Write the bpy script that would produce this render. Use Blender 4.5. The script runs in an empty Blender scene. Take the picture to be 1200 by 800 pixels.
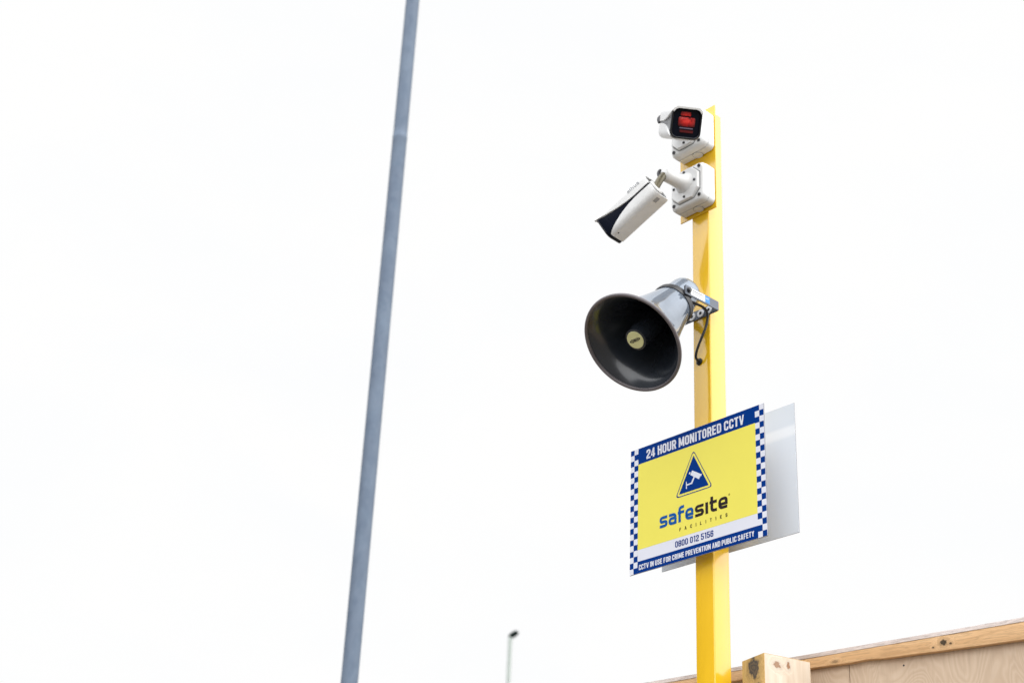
import bpy, bmesh, math, random
from mathutils import Vector, Matrix
random.seed(4)
PI = math.pi
scene = bpy.context.scene
COL = scene.collection

# ------------------------------------------------------------------ helpers
def link(o):
    COL.objects.link(o); return o

def tag(o, label=None, cat=None, group=None, kind=None):
    if label: o['label'] = label
    if cat: o['category'] = cat
    if group: o['group'] = group
    if kind: o['kind'] = kind
    return o

def thing(name, label, cat, loc, rotz=0.0, group=None):
    o = link(bpy.data.objects.new(name, None))
    o.empty_display_size = .05
    o.location = loc; o.rotation_euler = (0, 0, rotz)
    return tag(o, label, cat, group)

def build(name, bm, mats, parent=None, matrix=None, smooth=None):
    """link a bmesh as ONE mesh object; smooth = angle (deg) below which edges are smooth"""
    bmesh.ops.recalc_face_normals(bm, faces=bm.faces[:])
    if smooth is not None:
        lim = math.radians(smooth)
        for f in bm.faces: f.smooth = True
        for e in bm.edges:
            if len(e.link_faces) == 2:
                e.smooth = e.calc_face_angle(0) < lim
    me = bpy.data.meshes.new(name)
    bm.to_mesh(me); bm.free()
    for m in (mats if isinstance(mats, (list, tuple)) else [mats]):
        me.materials.append(m)
    o = link(bpy.data.objects.new(name, me))
    if parent: o.parent = parent
    if matrix is not None: o.matrix_local = matrix
    return o

def NB(): return bmesh.new()

def add_box(bm, x0, x1, y0, y1, z0, z1, bev=0.0, seg=2, mi=0):
    r = bmesh.ops.create_cube(bm, size=1.0)
    vs = r['verts']
    for v in vs:
        v.co = Vector(((x0 + x1) / 2 + v.co.x * (x1 - x0), (y0 + y1) / 2 + v.co.y * (y1 - y0), (z0 + z1) / 2 + v.co.z * (z1 - z0)))
    fs = {f for v in vs for f in v.link_faces}
    for f in fs: f.material_index = mi
    if bev > 0:
        es = list({e for v in vs for e in v.link_edges})
        r2 = bmesh.ops.bevel(bm, geom=es, offset=bev, segments=seg, profile=.5, affect='EDGES')
        for f in r2['faces']: f.material_index = mi

def add_face(bm, pts, mi=0):
    f = bm.faces.new([bm.verts.new(p) for p in pts]); f.material_index = mi; return f

def frame(axis, up=Vector((0, 0, 1))):
    z = Vector(axis).normalized()
    u = Vector(up)
    if abs(z.dot(u)) > .98: u = Vector((0, 1, 0))
    x = u.cross(z).normalized(); y = z.cross(x)
    return x, y, z

def add_lathe(bm, prof, origin, axis, n=64, mi=None, up=Vector((0, 0, 1))):
    """prof: (distance along axis, radius); mi: list of material index per segment"""
    o = Vector(origin); x, y, z = frame(axis, up)
    rings = []
    for (d, r) in prof:
        if r < 1e-6:
            rings.append([bm.verts.new(o + z * d)])
        else:
            rings.append([bm.verts.new(o + z * d + (x * math.cos(2 * PI * k / n) + y * math.sin(2 * PI * k / n)) * r) for k in range(n)])
    for i in range(len(rings) - 1):
        a, b = rings[i], rings[i + 1]
        m = 0 if mi is None else mi[i]
        for k in range(n):
            k2 = (k + 1) % n
            if len(a) == 1 and len(b) == 1: continue
            if len(a) == 1: f = bm.faces.new((a[0], b[k], b[k2]))
            elif len(b) == 1: f = bm.faces.new((a[k], a[k2], b[0]))
            else: f = bm.faces.new((a[k], a[k2], b[k2], b[k]))
            f.material_index = m

def add_tube(bm, pts, r, n=12, mi=0):
    pts = [Vector(p) for p in pts]
    prev = None; rings = []
    for i, p in enumerate(pts):
        t = (pts[min(i + 1, len(pts) - 1)] - pts[max(i - 1, 0)]).normalized()
        if prev is None: x, y, _ = frame(t)
        else:
            x = (prev - t * prev.dot(t)).normalized(); y = t.cross(x)
        prev = x
        rings.append([bm.verts.new(p + (x * math.cos(2 * PI * k / n) + y * math.sin(2 * PI * k / n)) * r) for k in range(n)])
    for a, b in zip(rings, rings[1:]):
        for k in range(n):
            f = bm.faces.new((a[k], a[(k + 1) % n], b[(k + 1) % n], b[k])); f.material_index = mi
    for rr in (rings[0], rings[-1]):
        f = bm.faces.new(rr); f.material_index = mi

def smooth_path(pts, n=8):
    P = [Vector(p) for p in pts]; out = []
    for i in range(len(P) - 1):
        p0 = P[max(i - 1, 0)]; p1 = P[i]; p2 = P[i + 1]; p3 = P[min(i + 2, len(P) - 1)]
        for k in range(n):
            t = k / n
            out.append(.5 * ((2 * p1) + (p2 - p0) * t + (2 * p0 - 5 * p1 + 4 * p2 - p3) * t * t + (3 * p1 - p0 - 3 * p2 + p3) * t ** 3))
    out.append(P[-1]); return out

def rrect(hw, hh, r, n=6):
    """rounded rectangle outline, counter-clockwise, starting at the +x side"""
    out = []
    for cx, cy, a0 in ((hw - r, hh - r, 0), (-hw + r, hh - r, 90), (-hw + r, -hh + r, 180), (hw - r, -hh + r, 270)):
        for k in range(n + 1):
            a = math.radians(a0 + 90 * k / n)
            out.append((cx + r * math.cos(a), cy + r * math.sin(a)))
    return out

def add_loft(bm, sections, cap0=True, cap1=True, mi=None):
    """sections: list of lists of 3D points of equal count (closed loops)"""
    rings = [[bm.verts.new(p) for p in s] for s in sections]
    for i, (a, b) in enumerate(zip(rings, rings[1:])):
        n = len(a)
        for k in range(n):
            f = bm.faces.new((a[k], a[(k + 1) % n], b[(k + 1) % n], b[k]))
            f.material_index = 0 if mi is None else mi[i]
    if cap0: f = bm.faces.new(rings[0]); f.material_index = 0 if mi is None else mi[0]
    if cap1: f = bm.faces.new(rings[-1]); f.material_index = 0 if mi is None else mi[-1]

# ------------------------------------------------------------------ materials
class NT:
    def __init__(s, name):
        s.m = bpy.data.materials.new(name); s.m.use_nodes = True
        s.t = s.m.node_tree; s.b = s.t.nodes['Principled BSDF']
    def n(s, typ, **kw):
        nd = s.t.nodes.new(typ)
        for k, v in kw.items(): setattr(nd, k, v)
        return nd
    def l(s, a, b): s.t.links.new(a, b)
    def coord(s, scale=(1, 1, 1), loc=(0, 0, 0), rot=(0, 0, 0)):
        tc = s.n('ShaderNodeTexCoord'); mp = s.n('ShaderNodeMapping')
        mp.inputs['Scale'].default_value = scale; mp.inputs['Location'].default_value = loc; mp.inputs['Rotation'].default_value = rot
        s.l(tc.outputs['Object'], mp.inputs['Vector']); return mp.outputs['Vector']
    def noise(s, vec, scale=5, detail=4, rough=.55, dist=0):
        nd = s.n('ShaderNodeTexNoise'); nd.inputs['Scale'].default_value = scale; nd.inputs['Detail'].default_value = detail
        nd.inputs['Roughness'].default_value = rough; nd.inputs['Distortion'].default_value = dist
        s.l(vec, nd.inputs['Vector']); return nd.outputs['Fac']
    def ramp(s, fac, stops):
        nd = s.n('ShaderNodeValToRGB'); e = nd.color_ramp.elements
        while len(e) > 1: e.remove(e[-1])
        e[0].position = stops[0][0]; e[0].color = (*stops[0][1], 1)
        for p, c in stops[1:]:
            k = e.new(p); k.color = (*c, 1)
        s.l(fac, nd.inputs['Fac']); return nd.outputs['Color']
    def rng(s, fac, a, b, c, d):
        nd = s.n('ShaderNodeMapRange'); nd.inputs[1].default_value = a; nd.inputs[2].default_value = b
        nd.inputs[3].default_value = c; nd.inputs[4].default_value = d
        s.l(fac, nd.inputs[0]); return nd.outputs[0]
    def mix(s, fac, a, b, blend='MIX'):
        nd = s.n('ShaderNodeMix', data_type='RGBA', blend_type=blend)
        for sock, v in ((nd.inputs[0], fac), (nd.inputs[6], a), (nd.inputs[7], b)):
            if hasattr(v, 'is_linked'): s.l(v, sock)
            elif isinstance(v, (int, float)): sock.default_value = v
            else: sock.default_value = (*v, 1)
        return nd.outputs[2]
    def bump(s, h, strength=.1, dist=.002):
        nd = s.n('ShaderNodeBump'); nd.inputs['Strength'].default_value = strength; nd.inputs['Distance'].default_value = dist
        s.l(h, nd.inputs['Height']); s.l(nd.outputs[0], s.b.inputs['Normal'])
    def set(s, **kw):
        for k, v in kw.items():
            sock = s.b.inputs[k.replace('_', ' ')]
            if hasattr(v, 'is_linked'): s.l(v, sock)
            elif isinstance(v, tuple): sock.default_value = (*v, 1)
            else: sock.default_value = v

def paint(name, c, rough=.35, var=.12, scale=6, bump=.04, metal=0.0, coat=0.0, spec=.5, stretch=(1, 1, 1)):
    """painted surface with faint grime clouds, roughness variation and orange-peel bump"""
    t = NT(name); v = t.coord(stretch)
    f = t.noise(v, scale, 5, .6, .2); g = t.noise(v, scale * 9, 3)
    dark = tuple(x * (1 - var) for x in c); lite = tuple(min(1, x * (1 + var * .4)) for x in c)
    col = t.ramp(f, [(.3, dark), (.62, lite)])
    col = t.mix(t.rng(g, .58, .85, 0, var), col, tuple(x * .85 for x in c))
    t.set(Base_Color=col, Roughness=t.rng(f, .3, .7, rough * .8, min(1, rough * 1.25)), Metallic=metal, Coat_Weight=coat, Coat_Roughness=.06, Specular_IOR_Level=spec)
    if bump: t.bump(t.noise(v, scale * 40, 2), bump, .0006)
    return t.m

M = {}
M['yellow'] = paint('yellow_paint', (.78, .462, .0015), .20, .09, 5, .03, coat=.7, stretch=(1, 1, .35))
M['white_plastic'] = paint('white_plastic', (.74, .75, .755), .36, .06, 12, .03)
M['groove_shade'] = paint('grey_groove_shade', (.25, .26, .265), .6, .1, 30, 0)  # grey that paints in the shade of the junction box grooves
M['screw'] = paint('dark_screw', (.05, .05, .055), .4, .2, 60, 0, metal=.6)
M['dark_gloss'] = paint('dark_gloss', (.004, .006, .014), .2, .15, 10, 0, spec=.14)
M['black_trim'] = paint('black_trim', (.008, .009, .012), .22, .2, 12, .02)
M['brass'] = paint('worn_steel', (.12, .105, .065), .4, .3, 40, .05, metal=.4)
M['horn_out'] = paint('grey_horn_enamel', (.20, .24, .30), .07, .12, 5, .01, metal=.4, spec=.8)
M['horn_in'] = paint('dark_horn_inside', (.022, .028, .038), .24, .25, 8, .02, coat=.35)
M['horn_rim'] = paint('rim_trim', (.135, .122, .132), .38, .2, 12, .03)
M['clamp'] = paint('dark_clamp', (.012, .013, .017), .4, .2, 30, .03)
M['bracket'] = paint('grey_bracket', (.095, .112, .145), .40, .15, 30, .04, metal=.2)
M['zinc'] = paint('zinc_bolt', (.80, .82, .86), .35, .1, 60, .02)
M['cable'] = paint('black_cable', (.008, .008, .009), .42, .2, 60, .03)
M['label_yellow'] = paint('label_pale_yellow', (.74, .74, .40), .5, .1, 40, 0)
M['label_white'] = paint('label_white', (.75, .77, .80), .45, .05, 40, 0)
M['label_blue'] = paint('label_blue', (.03, .22, .55), .45, .05, 40, 0)
M['ink'] = paint('dark_ink', (.025, .02, .02), .4, .1, 60, 0)
M['ink_grey'] = paint('grey_ink', (.33, .34, .36), .5, .1, 60, 0)
M['sign_white'] = paint('sign_white', (.64, .655, .73), .40, .03, 3, .01, spec=.2)
M['sign_yellow'] = paint('sign_yellow', (.74, .665, .10), .40, .03, 3, .01, spec=.2)
M['sign_blue'] = paint('sign_blue', (.0002, .031, .20), .55, .08, 3, .01, spec=.03)
M['logo_blue'] = paint('logo_blue', (.0005, .075, .30), .4, .06, 8, 0, spec=.12)
M['logo_black'] = paint('logo_black', (.018, .011, .012), .4, .06, 8, 0, spec=.12)
M['edge'] = paint('board_core_edge', (.10, .105, .13), .5, .1, 20, 0)
M['aluminium'] = paint('aluminium_edge', (.45, .46, .48), .4, .1, 20, .02, metal=.6)

def board_back():
    t = NT('grey_board_back'); v = t.coord()
    sx = t.n('ShaderNodeSeparateXYZ'); t.l(v, sx.inputs[0])
    f = t.noise(v, 3, 4, .5, .3)
    c = t.ramp(f, [(.3, (.61, .66, .72)), (.7, (.65, .70, .755))])
    g = t.noise(t.coord((2, 1, 30)), 6, 3)
    c = t.mix(t.rng(g, .5, .8, 0, .25), c, (.72, .735, .76))
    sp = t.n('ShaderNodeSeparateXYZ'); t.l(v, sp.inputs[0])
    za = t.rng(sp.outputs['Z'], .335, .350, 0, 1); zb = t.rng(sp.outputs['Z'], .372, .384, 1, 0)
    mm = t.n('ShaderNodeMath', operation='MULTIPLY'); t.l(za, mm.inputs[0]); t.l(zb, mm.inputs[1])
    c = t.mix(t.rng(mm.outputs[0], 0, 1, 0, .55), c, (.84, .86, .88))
    t.set(Base_Color=c, Roughness=.24, Coat_Weight=.15, Coat_Roughness=.12)
    return t.m
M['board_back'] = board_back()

def red_glass():
    t = NT('red_lens_window'); v = t.coord()
    f = t.noise(v, 55, 3, .6, .4)
    c = t.ramp(f, [(.30, (.16, .004, .006)), (.48, (.62, .018, .016)), (.7, (.80, .06, .045))])
    # glass colour darkened towards the frame, painting in a falloff of light
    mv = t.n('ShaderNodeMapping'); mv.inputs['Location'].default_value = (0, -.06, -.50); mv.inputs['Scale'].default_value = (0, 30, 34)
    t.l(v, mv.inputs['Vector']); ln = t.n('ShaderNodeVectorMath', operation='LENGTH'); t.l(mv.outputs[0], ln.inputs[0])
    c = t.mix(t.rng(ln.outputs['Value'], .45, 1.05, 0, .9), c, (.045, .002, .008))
    t.set(Base_Color=c, Roughness=.25, Coat_Weight=.4, Coat_Roughness=.05, Specular_IOR_Level=.2)
    return t.m
M['red_glass'] = red_glass()

M['lilac'] = paint('lilac_glare', (.16, .13, .19), .15, .1, 30, 0)
M['red_dark'] = paint('dark_red_glass', (.10, .004, .008), .15, .1, 30, 0)

def galvanised():
    t = NT('galvanised_steel'); v = t.coord((1, 1, .6))
    vo = t.n('ShaderNodeTexVoronoi'); vo.inputs['Scale'].default_value = 28; t.l(v, vo.inputs['Vector'])
    f = t.noise(v, 7, 5, .65, .5)
    c = t.ramp(f, [(.30, (.086, .118, .172)), (.5, (.110, .149, .209)), (.70, (.148, .194, .260))])
    sp = t.n('ShaderNodeRGBToBW'); t.l(vo.outputs['Color'], sp.inputs[0])
    c = t.mix(t.rng(sp.outputs[0], .2, .8, 0, .35), c, (.15, .185, .245))
    t.set(Base_Color=c, Roughness=t.rng(f, .3, .7, .5, .65), Metallic=.2, Specular_IOR_Level=.3)
    t.bump(f, .05, .002)
    return t.m
M['galv'] = galvanised()
M['lamp_grey'] = paint('lamp_column_paint', (.40, .45, .425), .7, .1, 2, 0, spec=.1)
M['lamp_dark'] = paint('lamp_head_paint', (.002, .010, .008), .6, .1, 4, 0, spec=.1)

def wood(name, light, mid, dark, stretch, knots=(), gscale=1.0, rough=.62, rings=True, cores_rgb=((.030, .019, .008), (.12, .07, .024))):
    """sawn softwood: long grain (stretched noise) + ring lines + knots at given object positions.
    knots: (position, radius vector, strength)"""
    t = NT(name)
    v = t.coord()
    # warp the grain around every knot
    tot = None; cores = []
    for (p, rad, st) in knots:
        sub = t.n('ShaderNodeVectorMath', operation='SUBTRACT'); t.l(v, sub.inputs[0]); sub.inputs[1].default_value = p
        dv = t.n('ShaderNodeVectorMath', operation='DIVIDE'); t.l(sub.outputs[0], dv.inputs[0]); dv.inputs[1].default_value = rad
        nz = t.n('ShaderNodeTexNoise'); nz.inputs['Scale'].default_value = 1.4; nz.inputs['Detail'].default_value = 4; t.l(dv.outputs[0], nz.inputs['Vector'])
        ln = t.n('ShaderNodeVectorMath', operation='LENGTH'); t.l(dv.outputs[0], ln.inputs[0])
        ad = t.n('ShaderNodeMath', operation='ADD'); t.l(ln.outputs['Value'], ad.inputs[0])
        t.l(t.rng(nz.outputs['Fac'], .25, .75, -.42, .42), ad.inputs[1])
        cores.append((ad.outputs[0], st))
    mp = t.n('ShaderNodeMapping'); mp.inputs['Scale'].default_value = stretch; t.l(v, mp.inputs['Vector'])
    vec = mp.outputs[0]
    for d, st in cores:
        w = t.rng(d, 0, 3.2, .9 * st, 0)
        ad = t.n('ShaderNodeVectorMath', operation='ADD'); t.l(vec, ad.inputs[0]); t.l(w, ad.inputs[1]); vec = ad.outputs[0]
    g1 = t.noise(vec, 3.0 * gscale, 5, .6, .35)
    g2 = t.noise(vec, 14 * gscale, 3, .6, .1)
    c = t.ramp(g1, [(.26, dark), (.45, mid), (.66, light)])
    if rings:
        wv = t.n('ShaderNodeMath', operation='SINE'); mu = t.n('ShaderNodeMath', operation='MULTIPLY')
        t.l(g1, mu.inputs[0]); mu.inputs[1].default_value = 75; t.l(mu.outputs[0], wv.inputs[0])
        c = t.mix(t.rng(wv.outputs[0], .2, 1, 0, .6), c, tuple(x * .62 for x in mid))
    c = t.mix(t.rng(g2, .5, .78, 0, .45), c, dark)
    for d, st in cores:
        rg = t.n('ShaderNodeMath', operation='SINE'); mu = t.n('ShaderNodeMath', operation='MULTIPLY')
        t.l(d, mu.inputs[0]); mu.inputs[1].default_value = 16; t.l(mu.outputs[0], rg.inputs[0])
        c = t.mix(t.rng(d, 1.0, 2.1, .6 * st, 0), c, tuple(x * .55 for x in mid))
        core = t.mix(t.rng(rg.outputs[0], -1, 1, 0, .6), *cores_rgb)
        c = t.mix(t.rng(d, .75, 1.05, st, 0), c, core)
    t.set(Base_Color=c, Roughness=rough)
    t.bump(g2, .25, .002)
    return t.m

M['rail_wood'] = wood('pine_rail', (.80, .535, .295), (.71, .44, .22), (.52, .30, .135), (.55, 5, 9),
                      knots=(((.645, -.02, 2.915), (.012, .03, .0095), 1.0), ((.61, -.02, 2.905), (.004, .02, .003), .9), ((.668, -.02, 2.909), (.005, .02, .0035), .9), ((.27, -.02, 2.912), (.012, .03, .005), .5)), gscale=1.6)
M['cap_wood'] = wood('weathered_cap', (.74, .655, .62), (.62, .53, .49), (.36, .29, .25), (.6, 6, 6), gscale=2)
M['post_face'] = wood('post_knotty_face', (.58, .37, .12), (.46, .27, .065), (.27, .145, .03), (5, 5, .5),
                      knots=(((-.042, 0, 2.845), (.024, .2, .036), 1.0), ((-.024, 0, 2.792), (.009, .2, .008), .7)), gscale=1.6)
M['post_pale'] = wood('post_pale_face', (.62, .545, .45), (.56, .47, .37), (.47, .36, .26), (4, 4, .35),
                      knots=(((0, .062, 2.862), (.03, .017, .010), .8), ((0, .116, 2.871), (.03, .008, .011), .95)), gscale=1.5, rings=False, cores_rgb=((.16, .055, .014), (.40, .20, .075)))

def plywood():
    t = NT('plywood_face'); v = t.coord((1, 1, 1))
    # rotary-cut face veneer: contour lines of a slowly varying field read as cathedral figure
    w = t.noise(t.coord((2.2, 1, 1.3), rot=(0, .6, 0)), 2.4, 3, .45, .7)
    mu = t.n('ShaderNodeMath', operation='MULTIPLY'); t.l(w, mu.inputs[0]); mu.inputs[1].default_value = 150
    sn = t.n('ShaderNodeMath', operation='SINE'); t.l(mu.outputs[0], sn.inputs[0])
    f = t.noise(v, 4, 5, .6, .3)
    c = t.ramp(f, [(.3, (.47, .345, .24)), (.7, (.57, .44, .32))])
    c = t.mix(t.rng(sn.outputs[0], .1, 1, 0, .20), c, (.66, .55, .43))
    c = t.mix(t.rng(sn.outputs[0], -1, -.3, .2, 0), c, (.385, .275, .19))
    fine = t.noise(t.coord((40, 40, 3)), 3, 3)
    c = t.mix(t.rng(fine, .5, .8, 0, .35), c, (.37, .27, .19))
    t.set(Base_Color=c, Roughness=.7); t.bump(fine, .15, .001)
    return t.m
M['plywood'] = plywood()

def ground_mat():
    t = NT('packed_gravel'); v = t.coord()
    f = t.noise(v, .35, 6, .6); g = t.noise(v, 22, 4)
    c = t.ramp(f, [(.3, (.10, .085, .068)), (.7, (.16, .14, .115))])
    c = t.mix(t.rng(g, .4, .7, 0, .5), c, (.07, .062, .055))
    t.set(Base_Color=c, Roughness=.9); t.bump(g, .5, .02)
    return t.m
M['ground'] = ground_mat()

# ------------------------------------------------------------------ lettering: a condensed stroke alphabet built here
def round_path(pts, closed=False):
    """pts: (x, y[, r]); corners with r are rounded"""
    n = len(pts); out = []
    for i, p in enumerate(pts):
        x, y = p[0], p[1]; r = p[2] if len(p) > 2 else 0
        if r <= 0 or (not closed and i in (0, n - 1)):
            out.append(Vector((x, y))); continue
        a = Vector(pts[(i - 1) % n][:2]); b = Vector(pts[(i + 1) % n][:2]); c = Vector((x, y))
        da, db = a - c, b - c
        rr = min(r, da.length * .5, db.length * .5)
        ang = da.angle(db)
        if ang > 3.1: out.append(c); continue
        p1 = c + da.normalized() * rr; p2 = c + db.normalized() * rr
        for k in range(7):
            t = k / 6
            q = (1 - t) ** 2 * p1 + 2 * t * (1 - t) * (c * .12 + (p1 + p2) * .0 + c * .88) + t * t * p2
            out.append(q)
    return out

def ribbon(pts, w, closed=False):
    P = [Vector(p) for p in pts]; n = len(P); L = []; Rr = []
    for i in range(n):
        if closed: a, b = P[(i - 1) % n], P[(i + 1) % n]
        else: a, b = P[max(i - 1, 0)], P[min(i + 1, n - 1)]
        d1 = (P[i] - a); d2 = (b - P[i])
        if d1.length < 1e-9: d1 = d2
        if d2.length < 1e-9: d2 = d1
        d1 = d1.normalized(); d2 = d2.normalized()
        nn = Vector((-(d1 + d2).y, (d1 + d2).x))
        if nn.length < 1e-6: nn = Vector((-d1.y, d1.x))
        nn.normalize()
        k = max(.35, nn.dot(Vector((-d1.y, d1.x))))
        L.append(P[i] + nn * (w / 2 / k)); Rr.append(P[i] - nn * (w / 2 / k))
    quads = []
    for i in range(n if closed else n - 1):
        j = (i + 1) % n
        quads.append([L[i], Rr[i], Rr[j], L[j]])
    return quads

def glyph(ch, W, w):
    """-> list of strokes; stroke = list of polygons; box W x 1"""
    h = w / 2; l, r, b, t = h, W - h, h, 1 - h; R = .30; S = []; m = W / 2
    def st(pts, closed=False): S.append(ribbon(round_path(pts, closed), w, closed))
    def po(*pts): S.append([[Vector(p) for p in pts]])
    O = [(l, b, R), (r, b, R), (r, t, R), (l, t, R)]
    if ch in 'O0': st(O, True)
    elif ch == '1': st([(m + .06, 0), (m + .06, 1)]); po((m + .06, 1), (m + .06, 1 - w * .8), (m - .16, 1 - w * 1.35), (m - .16, 1 - w * .55))
    elif ch == '2': st([(l, .66), (l, t, R), (r, t, R), (r, .60, .2), (l, .24, .12), (l, b, 0), (W, b)])
    elif ch == '4': st([(W - .10 - h, 0), (W - .10 - h, 1)]); po((W - .10 - w, 1), (W - .10 - w - .02, .70), (w * .75, .32), (0, .32)); po((0, .33), (0, .33 - w * .8), (W, .33 - w * .8), (W, .33))
    elif ch == '5': st([(W - .02, t), (l, t), (l, .54), (r, .56, R), (r, b, R), (l, b, R), (l, .32)])
    elif ch == '6': st([(r, .70), (r, t, R), (l, t, R), (l, b, R), (r, b, R), (r, .56, R), (l, .56)])
    elif ch == '8': st([(l, .5, .2), (r, .5, .2), (r, t, R), (l, t, R)], True); st([(l, b, R), (r, b, R), (r, .52, .2), (l, .52, .2)], True)
    elif ch == 'A':
        po((0, 0), (w * .95, 0), (m + w * .35, 1), (m - w * .55, 1)); po((W, 0), (W - w * .95, 0), (m - w * .35, 1), (m + w * .55, 1)); po((w * .9, .2), (W - w * .9, .2), (W - w * 1.1, .2 + w * .75), (w * 1.1, .2 + w * .75))
    elif ch == 'V': po((0, 1), (w * .95, 1), (m + w * .35, 0), (m - w * .55, 0)); po((W, 1), (W - w * .95, 1), (m - w * .35, 0), (m + w * .55, 0))
    elif ch == 'Y': po((0, 1), (w, 1), (m + h, .42), (m - h, .40)); po((W, 1), (W - w, 1), (m - h, .42), (m + h, .40)); st([(m, 0), (m, .44)])
    elif ch == 'B': st([(l, b), (r, b, R), (r, .5, .16), (l, .5)], True); st([(l, .5), (r - .01, .5, .16), (r - .01, t, R), (l, t)], True)
    elif ch == 'C': st([(r, .36), (r, b, R), (l, b, R), (l, t, R), (r, t, R), (r, .64)])
    elif ch == 'D': st([(l, b), (r, b, R), (r, t, R), (l, t)], True)
    elif ch in 'EF':
        st([(l, 0), (l, 1)]); st([(w * .5, t), (W - .03, t)]); st([(w * .5, .52), (W - .07, .52)])
        if ch == 'E': st([(w * .5, b), (W - .03, b)])
    elif ch == 'H': st([(l, 0), (l, 1)]); st([(r, 0), (r, 1)]); st([(l, .52), (r, .52)])
    elif ch == 'I': st([(m, 0), (m, 1)])
    elif ch == 'L': st([(l, 1), (l, b), (W - .03, b)])
    elif ch == 'M':
        st([(l, 0), (l, 1)]); st([(r, 0), (r, 1)]); po((0, 1), (w * 1.15, 1), (m + w * .35, .12), (m - w * .45, .12)); po((W, 1), (W - w * 1.15, 1), (m - w * .35, .12), (m + w * .45, .12))
    elif ch == 'N': st([(l, 0), (l, 1)]); st([(r, 0), (r, 1)]); po((0, 1), (w * 1.05, 1), (W, 0), (W - w * 1.05, 0))
    elif ch in 'PR':
        st([(l, 0), (l, 1)]); st([(l, t), (r, t, R), (r, .46, R), (l, .46)])
        if ch == 'R': po((m - h * .2, .48), (m + w * .8, .48), (W + .01, 0), (W - w, 0))
    elif ch == 'S': st([(r, .68), (r, t, R), (l, t, R), (l, .56, .2), (r, .44, .2), (r, b, R), (l, b, R), (l, .32)])
    elif ch == 'T': st([(m, 0), (m, t)]); st([(0, t), (W, t)])
    elif ch == 'U': st([(l, 1), (l, b, R), (r, b, R), (r, 1)])
    elif ch == 's': st([(W - .03, t), (l, t, R), (l, .5, .3), (r, .5, .3), (r, b, R), (.02, b)])
    elif ch == 'a': st([(.05, t), (r, t, R), (r, 0)]); st([(r, b), (l, b, R), (l, .56, .22), (r, .56)])
    elif ch == 'e': st([(W - .04, b), (l, b, R), (l, t, R), (r, t, R), (r, .43), (l, .43)])
    elif ch == 'f': st([(l + .08, 0), (l + .08, 1.42 - h, R), (W, 1.42 - h)]); st([(0, t - .02), (W, t - .02)])
    elif ch == 't': st([(l + .08, 1.34), (l + .08, b, R), (W, b)]); st([(0, t - .02), (W, t - .02)])
    elif ch == 'i': st([(h, 0), (h, 1)])
    elif ch == 'l': st([(h, 0), (h, 1.4)])
    elif ch == 'h': st([(l, 0), (l, 1.4)]); st([(l, t), (r, t, R), (r, 0)])
    elif ch == 'u': st([(l, 1), (l, b, R), (r, b), (r, 1)])
    return S

WID = {'M': 1.32, 'I': .46, '1': .72, 'i': .30, 'l': .30, 'T': .95, 'L': .88, 'F': .9, 'E': .92, 'f': .80, 't': .78, 'A': 1.08, 'V': 1.08, 'Y': 1.05, 'N': 1.06}
def text_len(s, W, gap, sp):
    x = 0
    for ch in s: x += sp if ch == ' ' else W * WID.get(ch, 1) + gap
    return x - gap

def add_text(bm, s, x0, x1, z0, hgt, y, W=.46, w=.19, gap=.075, sp=.22, mi=0, shear=0.0):
    """lay text out on the local XZ plane, facing -y, between x0 and x1"""
    total = text_len(s, W, gap, sp); kx = (x1 - x0) / total; x = 0; k = 0
    for ch in s:
        if ch == ' ': x += sp; continue
        gw = W * WID.get(ch, 1)
        for stroke in glyph(ch, gw if ch not in 'iIl' else gw, w):
            k += 1
            yy = y - (k % 5) * .00006
            for poly in stroke:
                pts = [Vector((x0 + (x + p.x) * kx + shear * p.y * hgt, yy, z0 + p.y * hgt)) for p in poly]
                add_face(bm, pts, mi)
        x += gw + gap

# ------------------------------------------------------------------ the place: pole frame
POLE = Vector((.66347, 4.87506, 0)); RZ = math.radians(-49.2695)
PF = Matrix.Translation(POLE) @ Matrix.Rotation(RZ, 4, 'Z')
def W3(x, y, z): return PF @ Vector((x, y, z))

# ---- ground
bm = NB(); add_face(bm, [(-1500, -1500, 0), (1500, -1500, 0), (1500, 1500, 0), (-1500, 1500, 0)])
tag(build('ground', bm, M['ground']), kind='structure')

# ---- yellow pole (square steel tube) with mounting plate
t = thing('yellow_pole', 'tall square yellow painted steel pole carrying the cameras, horn and signs', 'pole', POLE, RZ)
bm = NB()
hw, rr = .04, .005
secs = []
for z in (0, 1, 2, 2.8, 3.2, 3.6, 4.0, 4.4, 4.8, 5.002):
    secs.append([(x, y + .04, z) for x, y in rrect(hw, hw, rr, 3)])
add_loft(bm, secs, True, False)
inner = [[(x, y + .04, z) for x, y in rrect(hw - .004, hw - .004, .003, 3)] for z in (5.002, 4.7)]
rings = [[bm.verts.new(p) for p in s] for s in inner]
n = len(rings[0])
for k in range(n): bm.faces.new((rings[0][k], rings[0][(k + 1) % n], rings[1][(k + 1) % n], rings[1][k]))
top = [v for v in bm.verts if abs(v.co.z - 5.002) < 1e-5]
to = top[:n]; ti = top[n:]
for k in range(n): bm.faces.new((to[k], to[(k + 1) % n], ti[(k + 1) % n], ti[k]))
bm.faces.new(rings[1])
build('tube', bm, M['yellow'], t, smooth=35)
bm = NB(); add_box(bm, -.092, .083, -.005, -.0005, 4.549, 4.999, .0012, 1)
build('mounting_plate', bm, M['yellow'], t, smooth=30)
bm = NB(); add_lathe(bm, [(0, .013), (.004, .013), (.007, .009), (.007, .0)], (-.0096, 0, 3.956), (0, -1, 0), 20)
build('grommet', bm, M['cable'], t, smooth=40)
bm = NB(); add_box(bm, -.11, .11, -.07, .15, .001, .012, .002, 1)
build('base_plate', bm, M['yellow'], t, smooth=30)

# ---- cameras ------------------------------------------------------------------------------
def sect(a, b, r, n=7): return rrect(a, b, r, n)

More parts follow.
